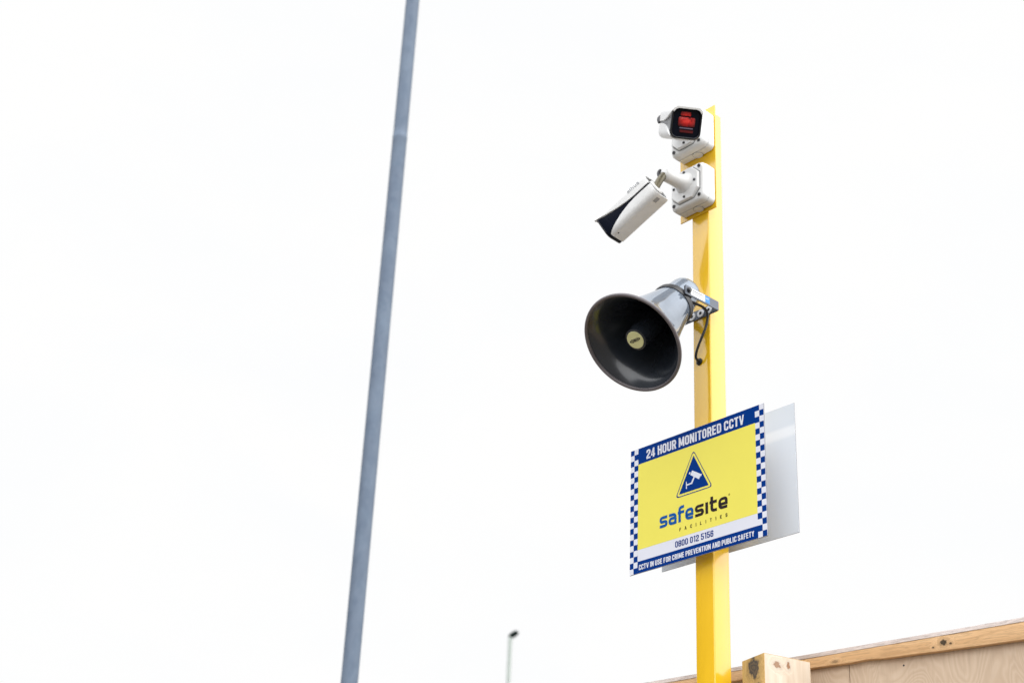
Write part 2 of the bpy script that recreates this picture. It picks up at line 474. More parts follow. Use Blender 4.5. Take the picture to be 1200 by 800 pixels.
def camera_unit(label, z0, rear, d, L, logo, roll=0, a=.052):
    """z0: centre height of its junction box; rear / d: rear centre and aim of the housing in the pole's frame"""
    base = W3(0, -.005, z0)
    t = thing('surveillance_camera', label, 'security camera', base, RZ, 'security cameras on the yellow pole')
    off = Vector((0, -.005, z0)); wp = M['white_plastic']
    # junction box: loft of rounded squares, lid step, raised octagonal cover
    bm = NB(); S = []
    for y, ja, jr in ((-.0005, .074, .018), (-.004, .0800, .020), (-.034, .0810, .021), (-.0345, .0770, .02), (-.0368, .0770, .02), (-.0373, .0810, .021), (-.055, .0800, .021), (-.064, .0760, .024), (-.067, .071, .026)):
        S.append([(x, y, z) for x, z in rrect(ja, ja, jr, 8)])
    add_loft(bm, S)
    jb = build('junction_box', bm, wp, t, smooth=40)
    bm = NB()                                    # octagonal raised cover with scooped corners
    def octo(a, c, y): return [(a, y, -a + c), (a, y, a - c), (a - c, y, a), (-a + c, y, a), (-a, y, a - c), (-a, y, -a + c), (-a + c, y, -a), (a - c, y, -a)]
    add_loft(bm, [octo(.064, .030, -.060), octo(.064, .030, -.0775), octo(.0615, .029, -.0805)], False, True)
    build('cover', bm, wp, jb, smooth=25)
    bm = NB(); add_loft(bm, [octo(.0672, .0312, -.0600), octo(.0672, .0312, -.0684)], False, True)
    build('cover_recess_shade', bm, M['groove_shade'], jb, smooth=25)  # grey octagon standing in for shade in the recess round the cover
    bm = NB(); S = [[(x, y, z) for x, z in rrect(.0782, .0782, .0195, 8)] for y in (-.0343, -.0371)]
    add_loft(bm, S, False, False)
    build('lid_groove_shade', bm, M['groove_shade'], jb, smooth=25)  # grey loop that paints the lid groove as shaded
    bm = NB(); add_lathe(bm, [(-.002, .0203), (.0009, .0203), (.0009, .0180)], (.012, -.0165, -.0802), (0, 0, -1), 28)
    build('plug_seam', bm, M['groove_shade'], jb, smooth=25)  # grey ring painting in the dark groove round the plug
    for sx, sz in ((-1, -1), (1, -1), (1, 1), (-1, 1)):
        bm = NB()
        add_lathe(bm, [(0, .0068), (.003, .0068), (.003, .0045), (.001, .004), (.001, 0)], (sx * .0615, -.0672, sz * .0615), (0, -1, 0), 12)
        build('screw', bm, M['screw'], jb, smooth=40)
    for sx, sz in ((0, -.052), (.050, 0), (-.050, 0), (.0, .052)):
        bm = NB()
        add_lathe(bm, [(0, .0052), (.003, .0052), (.003, .003), (.001, .003), (.001, 0)], (sx, -.0804, sz), (0, -1, 0), 12)
        build('cover_screw', bm, M['screw'], jb, smooth=40)
    bm = NB(); add_lathe(bm, [(-.002, .0185), (.0018, .0185), (.0026, .0175), (.0026, .0160), (.0012, .0158), (.0012, 0)], (.012, -.0165, -.0802), (0, 0, -1), 28)
    build('conduit_plug', bm, wp, jb, smooth=40)
    # wall arm: flange, tapered cone, rounded knuckle
    ax = Vector((0, -1, -.09)).normalized(); o = Vector((0, -.074, .004))
    bm = NB()
    add_lathe(bm, [(-.004, .044), (.003, .044), (.007, .041), (.012, .034), (.022, .0285), (.05, .0255), (.085, .0235), (.106, .0235), (.115, .0215), (.121, .016), (.123, 0)], o, ax, 40)
    arm = build('arm', bm, wp, t, smooth=50)
    tip = o + ax * .108
    bm = NB(); add_tube(bm, smooth_path([tip + Vector((-.012, -.012, .020)), tip + Vector((-.014, -.020, .006)), tip + Vector((-.010, -.020, -.012))], 5), .006, 8)
    build('knuckle_slot', bm, M['screw'], arm, smooth=50)
    # housing frame
    d = Vector(d).normalized(); rear = Vector(rear) - off
    up = Vector((0, 0, 1)); side = d.cross(up).normalized() * -1; upv = (side.cross(d) * -1).normalized()
    if upv.z < 0: upv = -upv
    side = upv.cross(d).normalized()
    Q = Matrix.Rotation(math.radians(roll), 3, d); side = Q @ side; upv = Q @ upv
    Mx = Matrix((( d.x, side.x, upv.x, rear.x), (d.y, side.y, upv.y, rear.y), (d.z, side.z, upv.z, rear.z), (0, 0, 0, 1)))
    j0 = tip + Vector((0, -.008, -.006))
    bm = NB(); add_tube(bm, smooth_path([j0, j0 * .5 + (rear - d * .006) * .5 + Vector((0, -.004, 0)), rear + d * .004], 5), .0135, 16)
    build('joint', bm, M['brass'], t, smooth=60)
    r = a * .4
    # dark core
    bm = NB(); c = a - .0045
    S = [[(x, y, z) for y, z in rrect(c * k, c * k, r * k, 7)] for x, k in ((.004, .80), (.006, 1), (L - .03, 1), (L - .004, 1.06), (L, 1.03))]
    add_loft(bm, S, True, False)
    # recessed front
    S2 = [[(x, y, z) for y, z in rrect(q, q, rq, 7)] for x, q, rq in ((L, c * 1.03, r), (L + .001, c * .93, r * .9), (L - .007, c * .88, r * .85))]
    add_loft(bm, S2, False, True)
    bmesh.ops.remove_doubles(bm, verts=bm.verts[:], dist=1e-5)
    housing = build('housing', bm, M['dark_gloss'], t, Mx, smooth=40)
    # shells
    def shell(top, x_end, z0b, flare, power, xs):
        bm = NB(); N = 26; rows = []; st = 30
        for i in range(st + 1):
            x = .0 + (x_end) * i / st
            u = max(0, (x - xs * L) / (x_end - xs * L))
            zb = z0b + (flare - z0b) * u ** power
            sc = 1.0 if i > 1 else (.965 if i == 0 else .992)
            A = a * sc
            full = rrect(A, A, r, 9)
            # arc from right side at zb, over the top, to left side
            pts = []
            half = [p for p in full if p[1] > zb]
            half.sort(key=lambda p: math.atan2(p[1], p[0]))
            def edge_y(z):
                if z <= A - r: return A
                return A - r + math.sqrt(max(0, r * r - (z - (A - r)) ** 2))
            poly = [(edge_y(zb), zb)] + half + [(-edge_y(zb), zb)]
            # resample to N
            ds = [0]
            for p, q in zip(poly, poly[1:]): ds.append(ds[-1] + math.hypot(p[0] - q[0], p[1] - q[1]))
            out = []
            for k in range(N + 1):
                s_ = ds[-1] * k / N; j = 0
                while j < len(ds) - 2 and ds[j + 1] < s_: j += 1
                f = (s_ - ds[j]) / max(1e-9, ds[j + 1] - ds[j])
                out.append((poly[j][0] + (poly[j + 1][0] - poly[j][0]) * f, poly[j][1] + (poly[j + 1][1] - poly[j][1]) * f))
            sg = 1 if top else -1
            rows.append([(x, y, z * sg) for y, z in out])
        vo = [[bm.verts.new(p) for p in row] for row in rows]
        vi = [[bm.verts.new((p[0], p[1] * .885, p[2] - math.copysign(min(.006, abs(p[2]) * .115), p[2]))) for p in row] for row in rows]
        for i in range(len(vo) - 1):
            for k in range(N):
                bm.faces.new((vo[i][k], vo[i][k + 1], vo[i + 1][k + 1], vo[i + 1][k]))
                bm.faces.new((vi[i][k], vi[i + 1][k], vi[i + 1][k + 1], vi[i][k + 1]))
            for k in (0, N):
                bm.faces.new((vo[i][k], vo[i + 1][k], vi[i + 1][k], vi[i][k]))
        for i in (0, len(vo) - 1):
            for k in range(N):
                bm.faces.new((vo[i][k], vo[i][k + 1], vi[i][k + 1], vi[i][k]))
        return bm
    up_sh = build('upper_shell', shell(True, L + .010, .0055, .043, 1.7, .28), wp, housing, smooth=35)
    lo_sh = build('lower_shell', shell(False, L - .012, .0035, .047, 2.2, .22), wp, housing, smooth=35)
    # front: bezel ring, red windows
    bm = NB()
    ring = rrect(c * .985, c * .985, r * .95, 7)
    loop = [Vector((L - .001, y, z)) for y, z in ring]
    nn = len(loop); rg = []
    for i, p in enumerate(loop):
        tn = (loop[(i + 1) % nn] - loop[i - 1]).normalized(); nx = Vector((1, 0, 0)); ny = tn.cross(nx)
        rg.append([bm.verts.new(p + (nx * math.cos(2 * PI * k / 8) + ny * math.sin(2 * PI * k / 8)) * .0036) for k in range(8)])
    for i in range(nn):
        A_, B_ = rg[i], rg[(i + 1) % nn]
        for k in range(8): bm.faces.new((A_[k], A_[(k + 1) % 8], B_[(k + 1) % 8], B_[k]))
    build('bezel', bm, M['black_trim'], housing, smooth=60)
    def win(name, hy, hz, cy, cz, x, m):
        bm = NB()
        S = [[(xx, cy + y * q, cz + z * q) for y, z in rrect(hy, hz, min(hy, hz) * .35, 5)] for xx, q in ((x - .003, 1), (x, 1), (x + .0012, .93))]
        add_loft(bm, S, False, True)
        return build(name, bm, m, housing, smooth=40)
    win('infrared_window', .0185, .0075, -.004, .0325, L - .004, M['red_glass'])
    win('lens_window', .0300, .0165, .0015, .0045, L - .004, M['red_glass'])
    win('glare_strip', .0240, .0022, .002, -.0175, L - .004, M['lilac'])  # pale reflection on the front glass, made as a coloured strip
    win('sensor_strip', .024, .0045, .004, -.0285, L - .0045, M['red_dark'])
    # rear label and lettering
    bm = NB()
    add_text(bm, logo, .030, .086, .026, .011, -a - .0004, W=.8, w=.22, gap=.25)
    for v in bm.verts: v.co = Vector((.116 - v.co.x, -v.co.y, v.co.z))    # on the +side face, read from outside
    build('maker_lettering', bm, M['ink_grey'], up_sh)
    bm = NB()
    for (x0, x1, y0, y1) in ((.013, .034, .006, .028),):
        add_face(bm, [(x0, y0, -a - .0004), (x1, y0, -a - .0004), (x1, y1, -a - .0004), (x0, y1, -a - .0004)])
    build('rating_label', bm, M['ink_grey'], lo_sh)
    bm = NB()
    add_lathe(bm, [(0, .003), (.0006, .003), (.0006, 0)], (L * .86, .026, -a - .0001), (0, 0, -1), 12)
    build('shell_screw', bm, M['screw'], lo_sh)
    bm = NB(); add_lathe(bm, [(0, .030), (.006, .030), (.010, .026), (.010, 0)], (.005, 0, 0), (-1, 0, 0), 32)
    build('rear_cap', bm, wp, housing, smooth=40)
    return t

camera_unit('white bullet camera at the pole top, facing the viewer with a red front window', 4.879, (.038, -.178, 4.846), (.678, -.475, -.56), .235, 'alhua', 0, .0565)
camera_unit('white bullet camera tilted down to the left, on the lower junction box', 4.643, (0, -.233, 4.5637), (-.866, -.144, -.479), .235, 'alhua', -11)

# ---- horn loudspeaker ---------------------------------------------------------------------
hm = Vector((0, -.346, 3.897)); hax = Vector((0, .276, .312)).normalized()     # mouth centre, axis to the rear
hb = Vector((0, 0, 4.143))
t = thing('horn_loudspeaker', 'large grey horn loudspeaker with dark mouth, bracketed to the yellow pole', 'loudspeaker', W3(*hb), RZ)
ho = hm - hb
bm = NB()
outer = [(.004, .1795), (.012, .168), (.028, .1535), (.05, .1405), (.08, .128), (.12, .1145), (.17, .100), (.22, .0875), (.262, .0785), (.286, .0735)]
add_lathe(bm, outer, ho, hax, 96)
horn = build('horn', bm, M['horn_out'], t, smooth=50)
bm = NB()
inner = [(.003, .1755), (.014, .161), (.03, .147), (.06, .130), (.10, .112), (.15, .090), (.20, .070), (.24, .055), (.262, .046)]
add_lathe(bm, inner, ho, hax, 96)
build('inner_horn', bm, M['horn_in'], horn, smooth=50)
bm = NB()
rimp = [(.0065 * math.sin(2 * PI * k / 12), .1765 + .0060 * math.cos(2 * PI * k / 12)) for k in range(13)]
add_lathe(bm, rimp, ho, hax, 96)
build('rim', bm, M['horn_rim'], horn, smooth=60)
bm = NB()
add_lathe(bm, [(.262, .046), (.10, .0435), (.030, .0395), (.024, .038), (.022, .034), (.022, 0)], ho, hax, 48)
tube = build('throat_tube', bm, M['horn_in'], t, smooth=40)
bm = NB(); add_lathe(bm, [(.022, .0315), (.0195, .0305), (.0190, 0)], ho, hax, 48)
disc = build('label_disc', bm, M['label_yellow'], tube, smooth=40)
# lettering on the disc: build facing -y then turn onto the horn axis
bm = NB()
add_text(bm, 'DNH', -.0145, .0145, -.006, .012, 0, W=.62, w=.22, gap=.12)
for sx in (-1, 1):
    add_face(bm, [(sx * .0165, 0, -.005), (sx * .0245, 0, 0), (sx * .0165, 0, .005)])
yv = -hax
zv = Vector((0, 0, 1)) - hax * hax.z; zv.normalize()
for v in bm.verts:
    v.co = ho + hax * .0186 + Vector((1, 0, 0)) * v.co.x + zv * v.co.z + hax * v.co.y
build('disc_lettering', bm, M['ink'], disc)
bm = NB()
add_lathe(bm, [(.280, .0725), (.281, .0775), (.296, .0785), (.303, .0775), (.304, .0600)], ho, hax, 64)
build('clamp_ring', bm, M['clamp'], t, smooth=40)
bm = NB()
add_lathe(bm, [(.3035, .069), (.312, .067), (.33, .0645), (.385, .0605), (.400, .057), (.408, .049), (.410, .014), (.415, .013), (.415, 0)], ho, hax, 64)
build('driver_cap', bm, M['horn_out'], t, smooth=50)
# U bracket: two arms and a base strip with three bolts
bm = NB(); zb0, zb1 = -.020, .0165
for sx in (-1, 1):
    xa, xb = (.0795, .0835) if sx > 0 else (-.0835, -.0795)
    S = []
    add_box(bm, xa, xb, -.172, -.0012, zb0, zb1, .0012, 1)
add_box(bm, -.0795, .0795, -.0048, -.0012, zb0, zb1, .0008, 1)
br = build('bracket', bm, M['bracket'], t, smooth=30)
for x in (-.038, .002, .040):
    bm = NB()
    add_lathe(bm, [(0, .0150), (.0025, .0150), (.0032, .0142), (.0032, .0070), (-.001, .0070)], (x, -.005, -.002), (0, -1, 0), 24)
    add_lathe(bm, [(.0004, .0071), (.0004, 0)], (x, -.005, -.002), (0, -1, 0), 24, mi=[1])
    build('bracket_bolt', bm, [M['zinc'], M['screw']], br, smooth=40)
for sx in (-1, 1):
    bm = NB()
    add_lathe(bm, [(0, .010), (.003, .010), (.003, .007), (.009, .0065), (.009, 0)], (sx * .0835, -.157, -.001), (sx, 0, 0), 16)
    add_box(bm, min(sx * .0705, sx * .0797), max(sx * .0705, sx * .0797), -.170, -.134, -.020, .018, .003, 1)
    build('pivot_bolt', bm, M['clamp'], br, smooth=40)
bm = NB(); x = .0842
add_face(bm, [(x, -.148, -.014), (x, -.074, -.014), (x, -.074, .0135), (x, -.148, .0135)], 0)
add_face(bm, [(x, -.0738, -.014), (x, -.050, -.014), (x, -.050, .0135), (x, -.0738, .0135)], 1)
add_face(bm, [(x + .0002, -.138, -.004), (x + .0002, -.096, -.004), (x + .0002, -.096, -.001), (x + .0002, -.138, -.001)], 2)
add_face(bm, [(x + .0002, -.138, .003), (x + .0002, -.086, .003), (x + .0002, -.086, .008), (x + .0002, -.138, .008)], 2)
add_face(bm, [(x + .0002, -.069, .002), (x + .0002, -.055, .002), (x + .0002, -.055, .004), (x + .0002, -.069, .004)], 0)
build('sticker', bm, [M['label_white'], M['label_blue'], M['ink_grey']], br)
bm = NB()
cab = [(.035, -.150, -.010), (.060, -.115, -.024), (.064, -.080, -.022), (.062, -.050, -.024), (.056, -.030, -.040), (.045, -.026, -.075), (.030, -.030, -.112), (.008, -.030, -.150), (-.006, -.024, -.176), (-.0096, -.010, -.186), (-.0096, .002, -.187)]
add_tube(bm, smooth_path(cab, 7), .0046, 12)
add_tube(bm, smooth_path([(.050, -.20, -.036), (.058, -.165, -.022), (.062, -.13, -.024), (.063, -.10, -.022)], 5), .0046, 10)
build('cable', bm, M['cable'], t, smooth=60)

# ---- signs --------------------------------------------------------------------------------
SW, SH = .600, .457
def board(name, label, cat, y, z0, face_sign):
    return thing(name, label, cat, W3(0, y, z0), RZ)

# front printed sign: origin at bottom centre, print faces -y
t = board('warning_sign', 'printed yellow and blue CCTV warning sign on the front of the pole', 'sign', -.04, 3.2305, -1)
BL = .042; TB = .0605; CK = SH / 22; CW = .0185
bm = NB()
add_box(bm, -SW / 2, SW / 2, .0002, .0032, 0, SH, .0004, 1, 0)
x0, x1 = -SW / 2, SW / 2
def sheet(xa, xb, za, zb, y, mi): add_face(bm, [(xa, y, za), (xb, y, za), (xb, y, zb), (xa, y, zb)], mi)
xi0, xi1 = x0 + 2 * CW, x1 - 2 * CW
bm.normal_update()
for f in bm.faces:
    if abs(f.normal.y) < .5: f.material_index = 3
sheet(x0 + .0006, x1 - .0006, .0006, SH - .0006, -.0002, 0)
sheet(xi0 - .004 * 0, xi1, .0835, SH - TB, -.0004, 1)
sheet(xi0, xi1, .0008, BL, -.0004, 2)
sheet(xi0, xi1, SH - TB, SH - .0008, -.0004, 2)
for rw in range(22):
    zt = SH - rw * CK; zb = zt - CK
    zt = min(zt, SH - .0008); zb = max(zb, .0008)
    for cidx, (xa, xb) in enumerate(((x0 + .0008, x0 + CW), (x0 + CW, xi0), (xi1, xi1 + CW), (xi1 + CW, x1 - .0008))):
        blue = (rw + (0, 1, 0, 1)[cidx]) % 2 == 0
        sheet(xa, xb, zb, zt, -.0006 if cidx in (0, 3) else -.00065, 2 if blue else 0)
# the inner white squares that bite into the blue bands at the right
build('panel', bm, [M['sign_white'], M['sign_yellow'], M['sign_blue'], M['edge']], t)
YT = -.0009
bm = NB(); add_text(bm, '24 HOUR MONITORED CCTV', x0 + .076, x0 + .517, SH - .0505, .0345, YT, W=.52, w=.185, gap=.075, sp=.25)
build('header_lettering', bm, M['sign_white'], t)
bm = NB(); add_text(bm, 'safe', x0 + .139, x0 + .2915, .1355, .0405, YT, W=.86, w=.25, gap=.12)
build('logo_lettering', bm, M['logo_blue'], t)
bm = NB(); add_text(bm, 'site', x0 + .298, x0 + .440, .1355, .0405, YT, W=.86, w=.25, gap=.14)
add_lathe(bm, [(0, .0032), (.0002, .0032), (.0002, .0018), (0, .0018)], (x0 + .4475, YT, .178), (0, -1, 0), 16)
build('logo_lettering', bm, M['logo_black'], t)
bm = NB(); add_text(bm, 'FACILITIES', x0 + .229, x0 + .438, .1042, .0120, YT, W=.62, w=.19, gap=1.30)
build('subtitle_lettering', bm, M['logo_black'], t)
bm = NB(); add_text(bm, '0800 012 5156', x0 + .2095, x0 + .377, .0515, .0215, YT, W=.50, w=.15, gap=.10, sp=.28)
build('phone_lettering', bm, M['sign_blue'], t)
bm = NB(); add_text(bm, 'CCTV IN USE FOR CRIME PREVENTION AND PUBLIC SAFETY', x0 + .044, x0 + .547, .0105, .0185, YT, W=.50, w=.175, gap=.075, sp=.23)
build('footer_lettering', bm, M['sign_white'], t)
# warning triangle
def rtri(cx, zb, hwid, hgt, rad, y):
    pts = round_path([(cx - hwid, zb, rad), (cx + hwid, zb, rad), (cx, zb + hgt, rad)], True)
    return [(p.x, y, p.y) for p in pts]
bm = NB(); cx = x0 + .294
def tri_ring(o, i, mi):
    vo = [bm.verts.new(p) for p in o]; vi = [bm.verts.new(p) for p in i]
    for k in range(len(vo)):
        f = bm.faces.new((vo[k], vo[(k + 1) % len(vo)], vi[(k + 1) % len(vo)], vi[k])); f.material_index = mi
tri_ring(rtri(cx, .2245, .0830, .1545, .016, YT), rtri(cx, .2275, .0780, .1465, .0145, YT), 0)
add_face(bm, rtri(cx, .2345, .0660, .1240, .002, YT), 0)
tr = build('warning_triangle', bm, [M['sign_blue']], t)
bm = NB(); yc = YT - .0003
def quad(pts, yy=yc): add_face(bm, [(x0 + p[0] / 1000, yy, p[1] / 1000) for p in pts])
quad([(279, 292), (288, 306), (327, 282), (318, 266)])
quad([(273, 297.5), (276, 303.5), (281, 300.5), (277.5, 294.5)])
quad([(324, 276), (328, 283), (331, 281), (327, 274)])
quad([(294, 281), (300, 279), (288, 259), (282, 262)], yc - .0001)
quad([(263, 262), (286, 263), (288, 258), (263, 257)], yc - .0002)
quad([(260, 272), (263.5, 272), (263.5, 246), (260, 246)])
build('camera_symbol', bm, M['sign_white'], tr)
for z in (.09, .35):
    bm = NB()
    add_box(bm, -.09, .09, .0045, .020, z - .012, z + .012, .001, 1)
    add_box(bm, -.046, .046, .0198, .0385, z - .008, z + .008, .001, 1)
    build('mounting_channel', bm, M['aluminium'], t, smooth=30)

# rear blank board
t = board('sign_board', 'blank grey rear side of the second sign board, behind the pole', 'sign', .12, 3.286, 1)
bm = NB(); add_box(bm, -SW / 2, SW / 2, -.0015, .0015, 0, SH, .0004, 1)
for f in bm.faces:
    if abs(f.normal.y) < .5: f.material_index = 1
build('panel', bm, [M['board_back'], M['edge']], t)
for z in (.09, .35):
    bm = NB()
    add_box(bm, -.09, .09, -.017, -.0030, z - .012, z + .012, .001, 1)
    add_box(bm, -.046, .046, -.0385, -.0168, z - .008, z + .008, .001, 1)
    build('mounting_channel', bm, M['aluminium'], t, smooth=30)

# ---- timber fence (hoarding) --------------------------------------------------------------
FD = Vector((.73963, -.67301, 0)); FRZ = math.atan2(FD.y, FD.x)
Q0 = POLE + Vector((.75779, .6525, 0)) * .3
t = thing('timber_fence', 'plywood hoarding fence with pine top rail, behind the yellow pole', 'fence', Q0, FRZ)
seams = [.307 + 1.22 * k for k in range(-8, 6)]
for xa, xb in zip(seams, seams[1:]):
    bm = NB(); add_box(bm, xa + .0012, xb - .0012, 0, .018, .03, 2.935 + random.uniform(-.002, .002), .0008, 1)
    p = build('plywood_panel', bm, M['plywood'], t, smooth=30)
    for xs in (xa + .19, xb - .26):
        bm = NB(); add_lathe(bm, [(0, .0032), (.0006, .0032), (.0006, 0)], (xs, -.0001, 2.874 + random.uniform(-.003, .003)), (0, -1, 0), 10)
        build('screw', bm, M['screw'], p)
bm = NB()     # sawn rail: lower edge a little out of parallel and ragged
def zlow(x):
    if x < .15: return 2.9055 - .0
    if x < .92: return 2.9055 - (x - .15) * .0275
    return 2.8843
xs = [-9.4 + .06 * k for k in range(int((6.4 + 9.4) / .06))]
S = []
for x in xs:
    zz = zlow(x) + random.uniform(-.0008, .0008) + (.0035 if abs(x - .40) < .035 else 0)
    zt = 2.9365 + random.uniform(-.0004, .0004)
    S.append([(x, -.020, zz), (x, -.021, zz + .002), (x, -.021, zt), (x, -.001, zt), (x, -.001, zz)])
add_loft(bm, S)
build('rail', bm, M['rail_wood'], t, smooth=30)
bm = NB(); S = []
for x in xs:
    j = random.uniform(-.0007, .0007)
    S.append([(x, -.0225 + j, 2.9375), (x, -.0225 + j, 2.9500 + j), (x, .045, 2.9500), (x, .045, 2.9375)])
add_loft(bm, S)
build('cap_strip', bm, M['cap_wood'], t, smooth=20)
for xp in [-8.4 + 2.44 * k for k in range(6)]:
    bm = NB(); add_box(bm, xp - .045, xp + .045, .0185, .11, 0, 2.93, .003, 1)
    build('stud', bm, M['rail_wood'], t)

# ---- timber post in front of the fence
B = Vector((.825, 4.729, 0)); PRZ = math.radians(-50)      # local -x runs along the left face, +y along the right face
t = thing('timber_post', 'square-cut timber post with dark knot, between yellow pole and fence', 'post', B, PRZ)
lw, dp = .090, .225
bm = NB()
top = {(0, 0): 2.888, (-1, 0): 2.8765, (0, 1): 2.9075, (-1, 1): 2.896}
V = {}
for (ix, iy), z in top.items():
    V[ix, iy, 0] = bm.verts.new((ix * lw, iy * dp, 0)); V[ix, iy, 1] = bm.verts.new((ix * lw, iy * dp, z))
def fc(*k, mi):
    f = bm.faces.new([V[q] for q in k]); f.material_index = mi
fc((-1, 0, 0), (0, 0, 0), (0, 0, 1), (-1, 0, 1), mi=0)
fc((0, 0, 0), (0, 1, 0), (0, 1, 1), (0, 0, 1), mi=1)
fc((0, 1, 0), (-1, 1, 0), (-1, 1, 1), (0, 1, 1), mi=0)
fc((-1, 1, 0), (-1, 0, 0), (-1, 0, 1), (-1, 1, 1), mi=1)
fc((0, 0, 1), (0, 1, 1), (-1, 1, 1), (-1, 0, 1), mi=1)
fc((0, 0, 0), (-1, 0, 0), (-1, 1, 0), (0, 1, 0), mi=1)
bmesh.ops.bevel(bm, geom=bm.edges[:], offset=.0022, segments=2, profile=.5, affect='EDGES')
tag(build('timber', bm, [M['post_face'], M['post_pale']], t, smooth=30))

# ---- galvanised column at the left (passes out of the top of the picture)
t = thing('steel_column', 'plain round galvanised steel lighting column, slender grey and leaning in view', 'column', (-.978, 10.454, 0))
bm = NB()
prof = [(0.012, .0585)] + [(.3 * k, .0585) for k in range(1, 29)] + [(8.60, .0585), (8.605, .0600), (8.635, .0600), (8.64, .0570)] + [(.3 * k, .0570) for k in range(29, 39)] + [(11.5, .0570), (11.52, .05), (11.53, 0)]
add_lathe(bm, prof, (0, 0, 0), (0, 0, 1), 40)
build('shaft', bm, M['galv'], t, smooth=50)
bm = NB(); add_box(bm, -.15, .15, -.15, .15, .001, .014, .002, 1)
build('base_plate', bm, M['galv'], t)

# ---- distant street lamp
t = thing('street_lamp', 'thin distant street lamp with a small dark head, low on the horizon', 'street lamp', (.60, 70, 0))
bm = NB(); add_lathe(bm, [(0, .12), (8, .11), (16, .10), (22.15, .09), (22.15, 0)], (0, 0, 0), (0, 0, 1), 24)
build('column', bm, M['lamp_grey'], t, smooth=50)
bm = NB()
ax = Vector((.27, -.12, .17)).normalized()
S = []
x_, y_, z_ = frame(ax)
for dd, hw_, hh_ in ((-.10, .06, .05), (-.06, .10, .075), (.08, .13, .09), (.28, .13, .085), (.38, .08, .05)):
    S.append([Vector((.03, 0, 22.21)) + ax * dd + x_ * px + y_ * py for px, py in rrect(hw_, hh_, .02, 3)])
add_loft(bm, S)
head = build('lamp_head', bm, M['lamp_dark'], t, smooth=40)
bm = NB(); add_lathe(bm, [(-.12, .095), (.0, .095), (.03, .06), (.03, 0)], (0, 0, 22.15), (0, 0, 1), 16)
build('collar', bm, M['lamp_grey'], t, smooth=50)

# ------------------------------------------------------------------ sky and sun (bright thin overcast)
SUN_H, SUN_E = math.radians(132), math.radians(50)
def aim(h, e): return Vector((math.sin(h) * math.cos(e), math.cos(h) * math.cos(e), math.sin(e)))
glow = aim(math.radians(98), math.radians(31))        # brightest part of the thin cloud, off to the right
sv = Vector((math.sin(SUN_H) * math.cos(SUN_E), math.cos(SUN_H) * math.cos(SUN_E), math.sin(SUN_E)))
w = bpy.data.worlds.new('World'); scene.world = w; w.use_nodes = True
nt = w.node_tree; nt.nodes.clear()
out = nt.nodes.new('ShaderNodeOutputWorld'); bg = nt.nodes.new('ShaderNodeBackground')
sky = nt.nodes.new('ShaderNodeTexSky'); sky.sky_type = 'NISHITA'; sky.sun_disc = False
sky.sun_elevation = SUN_E; sky.sun_rotation = SUN_H; sky.air_density = 1.0; sky.dust_density = 3.0
tc = nt.nodes.new('ShaderNodeTexCoord')
dot = nt.nodes.new('ShaderNodeVectorMath'); dot.operation = 'DOT_PRODUCT'; dot.inputs[1].default_value = glow
nt.links.new(tc.outputs['Generated'], dot.inputs[0])
mr = nt.nodes.new('ShaderNodeMapRange'); mr.inputs[1].default_value = -.75; mr.inputs[2].default_value = 1.0; mr.inputs[3].default_value = 0; mr.inputs[4].default_value = 1
nt.links.new(dot.outputs['Value'], mr.inputs[0])
cr = nt.nodes.new('ShaderNodeValToRGB'); e = cr.color_ramp.elements
K = 1 / 40.0
e[0].position = 0; e[0].color = (13.0 * K, 13.4 * K, 14.2 * K, 1)
e[1].position = 1; e[1].color = (40 * K, 39.6 * K, 39 * K, 1)
x = e.new(.38); x.color = (15.0 * K, 15.3 * K, 15.8 * K, 1)
x = e.new(.62); x.color = (14 * K, 14 * K, 14 * K, 1)
x = e.new(.86); x.color = (14.5 * K, 14.4 * K, 14.2 * K, 1)
x = e.new(.93); x.color = (23 * K, 22.8 * K, 22.5 * K, 1)
nt.links.new(mr.outputs[0], cr.inputs[0])
sc_ = nt.nodes.new('ShaderNodeVectorMath'); sc_.operation = 'SCALE'; sc_.inputs['Scale'].default_value = 40 * .95
nt.links.new(cr.outputs[0], sc_.inputs[0])
# cloud veil
mp = nt.nodes.new('ShaderNodeMapping'); mp.inputs['Scale'].default_value = (1.2, 1.2, 2.6); nt.links.new(tc.outputs['Generated'], mp.inputs[0])
nz = nt.nodes.new('ShaderNodeTexNoise'); nz.inputs['Scale'].default_value = 1.7; nz.inputs['Detail'].default_value = 6; nz.inputs['Roughness'].default_value = .55
nt.links.new(mp.outputs[0], nz.inputs['Vector'])
cl = nt.nodes.new('ShaderNodeMapRange'); cl.inputs[1].default_value = .3; cl.inputs[2].default_value = .7; cl.inputs[3].default_value = .92; cl.inputs[4].default_value = 1.10
nt.links.new(nz.outputs['Fac'], cl.inputs[0])
# dark band added low in the unseen left sky, to deepen reflections
sep = nt.nodes.new('ShaderNodeSeparateXYZ'); nt.links.new(tc.outputs['Generated'], sep.inputs[0])
mul = nt.nodes.new('ShaderNodeVectorMath'); mul.operation = 'SCALE'
def mapr(sock, a, b, c, d):
    q = nt.nodes.new('ShaderNodeMapRange'); q.interpolation_type = 'SMOOTHSTEP'
    for i, v in enumerate((a, b, c, d)): q.inputs[i + 1].default_value = v
    nt.links.new(sock, q.inputs[0]); return q.outputs[0]
low = mapr(sep.outputs['Z'], .34, .44, 1, 0); lef = mapr(sep.outputs['X'], -.50, -.78, 0, 1)
band = nt.nodes.new('ShaderNodeMath'); band.operation = 'MULTIPLY'; nt.links.new(low, band.inputs[0]); nt.links.new(lef, band.inputs[1])
dim = mapr(band.outputs[0], 0, 1, 1, .12)
vl = nt.nodes.new('ShaderNodeMath'); vl.operation = 'MULTIPLY'; nt.links.new(dim, vl.inputs[0]); nt.links.new(cl.outputs[0], vl.inputs[1])
